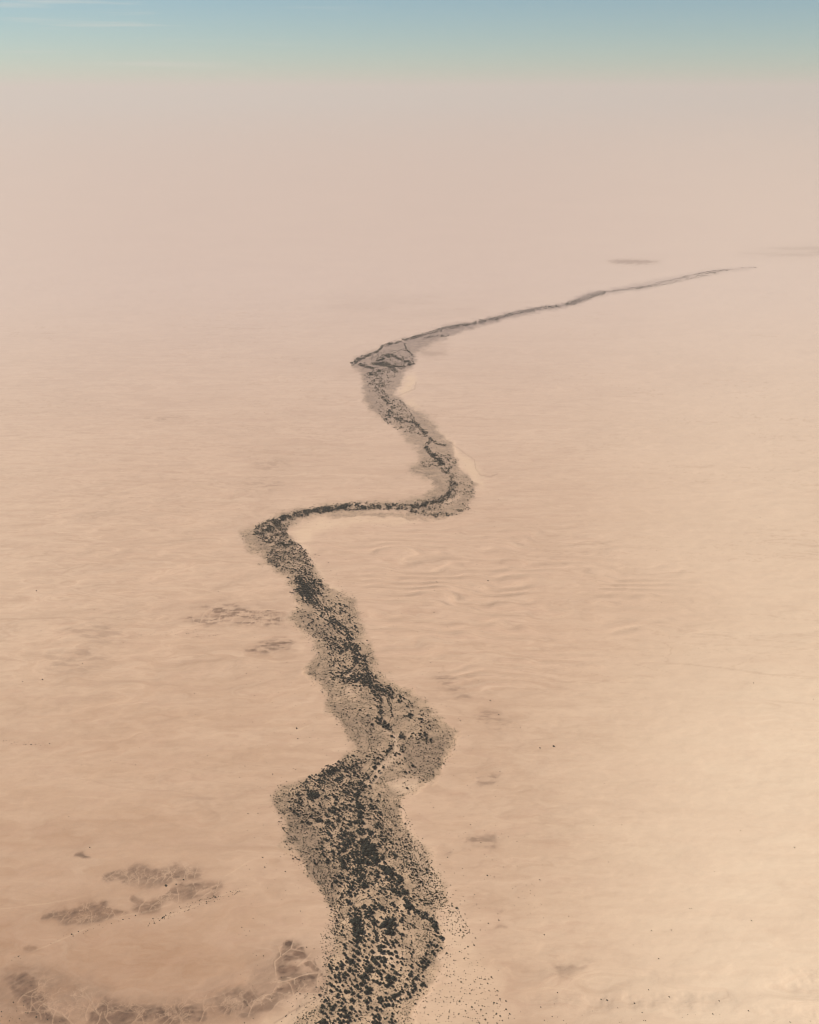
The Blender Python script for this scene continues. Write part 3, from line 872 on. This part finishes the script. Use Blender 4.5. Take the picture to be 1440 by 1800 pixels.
# ------------------------------------------------------------------ the rest of the woodland: density survey
# area: ('p', outline, cover, size) or ('l', line, width, cover, size)
W = [
    ('p', BELT, .075, .42),
    ('p', P("590 1480 660 1480 668 1500 690 1520 702 1545 727 1575 738 1600 705 1622 708 1650 615 1650 616 1620 607 1590 590 1568 600 1530 597 1500"), .30, 1.0),
    ('p', P("640 1590 668 1588 688 1600 676 1610 650 1612 638 1602"), .55, 1.0),
    ('l', P("640 1482 652 1498 672 1525 685 1535 700 1548"), 9, .75, 1.1), ('l', P("668 1512 676 1530 690 1540"), 7, .6, 1.1),
    ('l', P("690 1560 705 1570 720 1585"), 9, .5, 1.), ('l', P("627 1607 630 1622 627 1645"), 12, .75, 1.1),
    ('l', P("690 1600 703 1612 708 1620"), 9, .75, 1.1), ('l', P("712 1592 735 1604 752 1613 762 1622 770 1640 774 1650"), 6, .75, .9),
    ('l', P("655 1622 672 1626"), 6, .85, 1.2), ('l', P("683 1622 690 1640"), 10, .7, 1.1), ('l', P("705 1630 718 1635"), 8, .5, 1),
    ('l', P("600 1515 635 1540 645 1555"), 8, .4, 1), ('p', P("560 1480 592 1480 598 1530 604 1600 590 1600 575 1540"), .06, .9),
    ('p', P("588 1600 615 1600 615 1650 585 1650"), .1, .6), ('l', P("640 1495 640 1530"), 14, .25, 1.), ('p', P("600 1500 640 1500 640 1580 610 1580"), .14, 1.1),
    ('p', P("572 1345 640 1340 670 1340 660 1365 640 1385 620 1410 600 1440 560 1470 545 1452 522 1442 506 1420 505 1398 530 1376"), .27, .72),
    ('p', P("540 1388 560 1390 562 1404 552 1412 542 1404"), .85, .9), ('p', P("506 1394 514 1396 516 1410 508 1408"), .6, .8),
    ('p', P("570 1392 586 1392 588 1402 572 1404"), .5, .8), ('l', P("572 1358 590 1354"), 7, .7, .9), ('l', P("610 1352 626 1347"), 6, .7, .9),
    ('l', P("676 1338 660 1355 650 1375 636 1390 626 1400 632 1416 633 1440 638 1460 646 1480 645 1495"), 8, .7, .9),
    ('l', P("645 1372 625 1385 612 1392 598 1384"), 4, .55, .8),
    ('p', P("600 1400 660 1400 670 1440 690 1470 700 1500 690 1520 560 1520 556 1485 550 1440"), .22, .9),
    ('p', P("632 1455 656 1458 658 1476 636 1474"), .65, 1), ('l', P("600 1462 612 1480"), 10, .5, 1), ('l', P("648 1486 645 1498"), 9, .7, 1.1),
    ('l', P("600 1500 640 1512 672 1518"), 8, .45, 1), ('l', P("660 1510 675 1520"), 8, .6, 1.1),
    ('p', P("680 1430 706 1440 735 1490 765 1545 780 1590 740 1590 705 1530 680 1470"), .07, .55),
    ('p', P("710 1470 740 1500 760 1540 730 1540 705 1500"), .09, .5),
    ('p', P("580 1180 655 1180 685 1203 712 1226 690 1226 664 1222 640 1215 620 1205 600 1200 582 1198"), .40, .85),
    ('l', P("622 1192 650 1207 675 1218 705 1227"), 11, .6, .9),
    ('l', P("662 1222 668 1240 668 1255 665 1268 680 1278 690 1288"), 9, .75, .95), ('l', P("690 1288 698 1300 696 1312 690 1325"), 5, .7, .9),
    ('l', P("690 1312 676 1340 662 1356 652 1372"), 7, .65, .9), ('l', P("682 1230 688 1246 690 1260"), 3, .7, .7), ('l', P("710 1261 726 1257"), 3, .8, .8),
    ('p', P("738 1290 756 1290 760 1304 746 1308"), .75, .9), ('l', P("693 1288 706 1294"), 7, .8, .9),
    ('p', P("715 1230 748 1256 757 1282 762 1302 722 1310 702 1322 705 1290 732 1285"), .17, .85), ('l', P("736 1256 742 1270"), 5, .5, .9),
    ('p', P("590 1335 640 1325 690 1302 690 1325 660 1345 600 1375 545 1375"), .22, .8),
    ('l', P("572 1358 600 1352"), 7, .6, .9), ('p', P("600 1235 660 1232 680 1285 690 1320 660 1335 640 1290"), .045, .8),
    ('p', P("698 1300 745 1320 730 1360 690 1370 680 1345"), .055, .8), ('p', P("690 1330 700 1315 715 1330 700 1345"), .2, .8),
    ('l', P("525 1020 540 1040 549 1058 562 1066 574 1078 586 1092 596 1106"), 12, .65, .9), ('l', P("596 1104 612 1116 616 1126 624 1142 628 1157 636 1162"), 12, .6, .95),
    ('p', P("518 1015 565 1018 570 1038 558 1055 565 1066 545 1063 530 1060 524 1040"), .58, .9),
    ('p', P("560 1045 600 1050 617 1080 630 1110 612 1114 590 1085 570 1070"), .20, .8),
    ('p', P("515 1066 570 1082 600 1112 610 1142 590 1152 568 1130 540 1110"), .13, .75),
    ('p', P("575 1130 620 1120 642 1150 657 1180 668 1202 580 1200 575 1160"), .30, .9),
    ('l', P("608 1189 619 1178 626 1160"), 5, .7, 1), ('l', P("630 1150 643 1160"), 7, .6, 1), ('l', P("600 1138 610 1142"), 8, .6, 1), ('l', P("590 1152 602 1150"), 4, .7, 1),
    ('p', P("640 1172 655 1184 668 1202 640 1202"), .5, .9), ('l', P("560 1112 590 1130"), 10, .25, .8),
    ('l', P("640 892 600 893 570 897 545 900 520 905 497 911 482 918 472 930"), 8, .72, .9),
    ('p', P("448 928 480 911 512 903 520 911 505 926 508 946 522 958 500 962 470 955 446 940"), .62, .85),
    ('p', P("488 955 524 955 546 976 552 998 530 1003 488 1000 468 981 476 962"), .70, .9),
    ('p', P("515 1010 545 1003 557 1020 571 1036 555 1046 540 1056 525 1056 518 1036"), .56, .9), ('p', P("495 996 545 1000 548 1006 515 1010"), .22, .8),
    ('p', P("436 945 460 940 500 1000 508 1018 480 996"), .07, .7), ('p', P("500 1005 518 1015 525 1060 512 1055"), .12, .8),
    ('l', P("540 900 580 893 620 889 680 891 720 891 750 886 775 880 788 871"), 8, .74, .9), ('l', P("788 872 797 858 795 845 786 829 776 816 766 803"), 11, .55, .9),
    ('l', P("725 898 750 905 790 905 822 894"), 6, .42, .85), ('p', P("800 830 825 842 834 860 822 892 790 886 802 860"), .14, .8),
    ('p', P("738 813 762 806 780 822 740 822"), .28, .85), ('p', P("735 880 790 868 800 880 770 900 735 900"), .3, .85),
    ('l', P("655 660 668 674 669 690 678 700"), 13, .36, .9), ('l', P("678 698 690 712 690 722 682 730"), 9, .45, .9),
    ('l', P("682 732 705 738 730 743 737 752 750 765 758 774 748 786"), 5, .72, .95), ('l', P("748 786 757 798 772 808 780 818"), 6, .7, .95), ('l', P("760 776 782 785"), 4, .65, .95),
    ('l', P("676 734 684 742"), 6, .5, .9), ('p', P("660 700 705 700 740 745 750 770 700 755 670 735"), .2, .8), ('p', P("765 800 800 800 803 815 790 830"), .3, .8),
    ('l', P("621 639 629 633 640 628"), 6, .85, 1), ('l', P("634 641 656 648"), 4.5, .8, 1), ('l', P("650 656 668 652"), 5, .7, 1),
    ('l', P("664 633 680 626 700 628 714 636 720 640"), 5.5, .82, 1), ('l', P("658 640 680 641 695 647"), 7, .85, 1), ('l', P("640 628 664 618 671 611"), 3.5, .85, 1),
    ('l', P("671 610 700 601 730 593"), 4, .7, 1), ('l', P("728 593 760 584 790 576 830 569 872 560"), 5, .62, .95), ('l', P("740 596 770 590 788 590"), 3, .4, 1),
    ('l', P("711 605 716 616 728 627"), 2, .8, 1), ('l', P("700 646 729 640"), 2, .8, 1), ('p', P("650 622 715 612 730 636 700 655 650 660"), .2, .9),
    ('p', P("640 655 700 650 690 680 650 690"), .22, .9),
    ('l', P("870 560 905 551 950 542 1000 535"), 4.5, .5, .9), ('l', P("1000 535 1030 524 1060 514"), 7, .5, .9),
    ('l', P("1060 514 1140 503 1170 495 1205 487 1240 479 1280 474 1200 488"), 3.0, .36, .9), ('l', P("1200 488 1240 479 1280 474 1330 470"), 1.8, .16, .9), ('l', P("1120 508 1180 497 1230 486 1262 480"), 3, .22, .9),
]
SINGLES = [(655.5, 1420.5, 10), (580, 1425, 9.5), (580, 1468, 10.5), (616, 1445, 8), (716, 1386, 7), (586, 1497, 8), (568, 1501, 6), (640, 1464, 9), (671, 1463, 7),
           (697, 1452, 6), (565, 1084, 8), (597, 1062, 6), (607, 1076, 6), (606, 1064, 5), (582, 1142, 6), (667, 1397, 6), (745, 1372, 4), (713, 1450, 5), (585, 1498, 8)]


def size_px(py):
    return 8.6 * (py - 150) / 1600


def scatter(zones, mean_k=1.0, clump=True, fixed=None):
    out = []
    for zn in zones:
        if zn[0] == 'p':
            _, pts, cover, size = zn
            wd = 0
        else:
            _, pts, wd, cover, size = zn
        xs = [p[0] for p in pts]; ys = [p[1] for p in pts]
        x0, x1, y0, y1 = min(xs) - wd, max(xs) + wd, min(ys) - wd, max(ys) + wd
        ym = (y0 + y1) / 2
        if zn[1] is BELT:
            ym = 1350
        d = fixed if fixed else size_px(ym) * size * .9
        n = int((1.7 if ym < 960 else 1) * -math.log(1 - cover) * (x1 - x0) * (y1 - y0) / (.62 * d * d) * mean_k)
        if n < 1:
            continue
        px = rng.uniform(x0, x1, n); py = rng.uniform(y0, y1, n)
        gxx, gyy = ground_xy(px, py)
        k = np.clip((py - 160) / 1500, .12, 1.2)
        jx = (fbm(gxx / 30, gyy / 30, 3, 401) - .5) * 14 * k; jy = (fbm(gxx / 30, gyy / 30, 3, 411) - .5) * 10 * k
        if zn[0] == 'p':
            keep = poly_d(px + jx, py + jy, pts) > rng.normal(0, 2.2, n) * k
        else:
            keep = seg_d(px + .5 * jx, py + .5 * jy, pts) < wd / 2 * (.45 + .9 * fbm(gxx / 22, gyy / 22, 2, 431) + rng.exponential(.22, n))
        if clump:
            cl = fbm(gxx / 16, gyy / 22, 3, 421)
            keep &= rng.uniform(.22, .62, n) < cl + np.where(py < 960, -.02, .05)
        px, py = px[keep], py[keep]
        w = (fixed if fixed else 1) * np.ones(len(px)) if fixed else size_px(py) * size * np.clip(rng.lognormal(-.34, .42, len(px)), .3, 1.6)
        sel, cells, gap = [], {}, (.80 - .45 * cover) * (.62 if ym < 960 else 1)
        for i in np.argsort(-w + rng.uniform(-1, 1, len(w)) * d * .4):
            q = gap * w[i]
            c = (int(px[i] / d), int(py[i] / d))
            ok = True
            for a in (-1, 0, 1):
                for b in (-1, 0, 1):
                    for j in cells.get((c[0] + a, c[1] + b), ()):
                        if (px[i] - px[j]) ** 2 + 1.7 * (py[i] - py[j]) ** 2 < (.5 * (q + gap * w[j])) ** 2:
                            ok = False
            if ok:
                sel.append(i); cells.setdefault(c, []).append(i)
        out.append(np.stack([px[sel], py[sel], w[sel]], 1))
    return np.concatenate(out)


sc = scatter(W, 3.4)
sc = np.concatenate([sc, np.array(SINGLES, float), REST])
sc = sc[~((sc[:, 1] > 1652) & (np.arange(len(sc)) < len(sc) - len(REST)))]
x, y = ground_xy(sc[:, 0], sc[:, 1])
mk = masks(x, y)
gap = np.full(len(sc), 99.0)
for pts in CHANNELS:
    gap = np.minimum(gap, seg_d(sc[:, 0], sc[:, 1], pts) / np.sqrt(np.clip((sc[:, 1] - 160) / 1500, .12, 1.2)))
own = np.arange(len(sc)) >= len(sc) - len(REST) - len(SINGLES)
sc = sc[own | ((gap > 3.0) & (rng.uniform(0, 1, len(sc)) > .8 * mk['pale']))]
x, y, r = base_of(sc)
z = ground_z(x, y)
near = sc[:, 1] > 1000
geo_near = [crown_geo(4 + i % 3, 9, 500 + i) for i in range(10)]
geo_far = [crown_geo(3, 0, 600 + i) for i in range(6)]
o = link('woodland', merged('woodland', geo_near, x[near], y[near], z[near], r[near], M_LEAF))
o['kind'] = 'stuff'; o['category'] = 'woodland'
o['label'] = 'dense scatter of dark thorn trees in the river belt beyond the near trees'
o = link('far_woodland', merged('far_woodland', geo_far, x[~near], y[~near], z[~near], r[~near], M_LEAF))
o['kind'] = 'stuff'; o['category'] = 'woodland'
o['label'] = 'dark band of distant trees winding away along the river into the haze'
print('trees', len(sc), near.sum())

# ------------------------------------------------------------------ scrub: tiny bushes nobody could count
SC = []
bb = rng.uniform([420, 560], [880, 1812], (300000, 2))
k = np.clip((bb[:, 1] - 160) / 1500, .1, 1.2)
gxx, gyy = ground_xy(bb[:, 0], bb[:, 1])
mm = masks(gxx, gyy)
dens = mm['belt'] * (.20 + .75 * mm['olive']) * (1 - .85 * mm['pale']) * (.25 + 1.5 * smooth(.35, .62, fbm(gxx / 18, gyy / 18, 3, 451)))
edge = np.clip(poly_d(bb[:, 0], bb[:, 1], BELT), -14, 0)
dens = np.maximum(dens, .12 * np.exp(edge / 4.0))
keep = rng.uniform(0, 1, len(bb)) < dens
bb = bb[keep]
w = rng.lognormal(.30, .36, len(bb)) * np.clip(k[keep], .25, 1.2)
SC.append(np.stack([bb[:, 0], bb[:, 1], w], 1))
SPARSE = [  # sparse bushes on open sand
    (PALE[0], 420, 1.6), (P("690 1480 745 1500 800 1590 830 1640 800 1650 760 1600 720 1540"), 520, 1.9), (P("700 1400 760 1520 790 1600 740 1590 700 1500"), 400, 1.8),
    (P("545 912 740 914 800 908 830 895 840 900 760 925 600 935 550 920"), 90, 1.5), (P("540 960 600 1040 640 1090 620 1040 570 975"), 70, 1.6),
    (P("560 1650 590 1600 600 1650 590 1700 575 1720"), 220, 1.7), (P("540 1790 580 1735 600 1760 590 1812 530 1812"), 160, 2.0),
    (P("250 1620 290 1605 330 1585 420 1560 430 1566 330 1600 260 1626"), 110, 1.5), (P("10 1690 120 1640 250 1600 250 1606 120 1648 10 1698"), 60, 1.3),
    (P("880 1760 1440 1790 1440 1812 900 1812"), 35, 1.5), (P("860 1420 960 1500 1000 1640 900 1600"), 40, 1.3), (P("0 1780 40 1760 120 1800 0 1812"), 40, 1.4),
    (P("0 1300 90 1305 90 1310 0 1308"), 25, 1.5), (P("220 1110 340 1105 420 1120 400 1126 230 1120"), 60, 1.3), (P("850 880 1440 900 1440 1700 950 1700"), 45, 1.5), (P("20 1000 500 1000 540 1180 560 1250 20 1500"), 40, 1.5),
    (P("500 1800 500 1770 570 1660 580 1690 560 1740 540 1800"), 60, 1.4), (P("575 885 760 908 840 870 846 890 770 925 600 915"), 60, 1.4),
]
for pts, n, s in SPARSE:
    xs = [p[0] for p in pts]; ys = [p[1] for p in pts]
    q = rng.uniform([min(xs), min(ys)], [max(xs), max(ys)], (n * 6, 2))
    q = q[poly_d(q[:, 0], q[:, 1], pts) > 0][:n]
    SC.append(np.stack([q[:, 0], q[:, 1], s * rng.lognormal(-.05, .35, len(q)) * np.clip((q[:, 1] - 160) / 1400, .3, 1.2)], 1))
sb = np.concatenate(SC)
x, y, r = base_of(sb)
z = ground_z(x, y)
geo_sc = []
for i in range(6):
    rr = np.random.default_rng(700 + i)
    geo_sc.append((ICO_V * rr.uniform(.6, 1.25, (12, 1)) * np.array([1, 1, .6]) + np.array([0, 0, .4]), ICO_F))
o = link('scrub', merged('scrub', geo_sc, x, y, z, r, M_SCRUB))
o['kind'] = 'stuff'; o['category'] = 'scrub'
o['label'] = 'tiny brown scrub speckling the margins of the dry river belt'
print('scrub', len(sb))
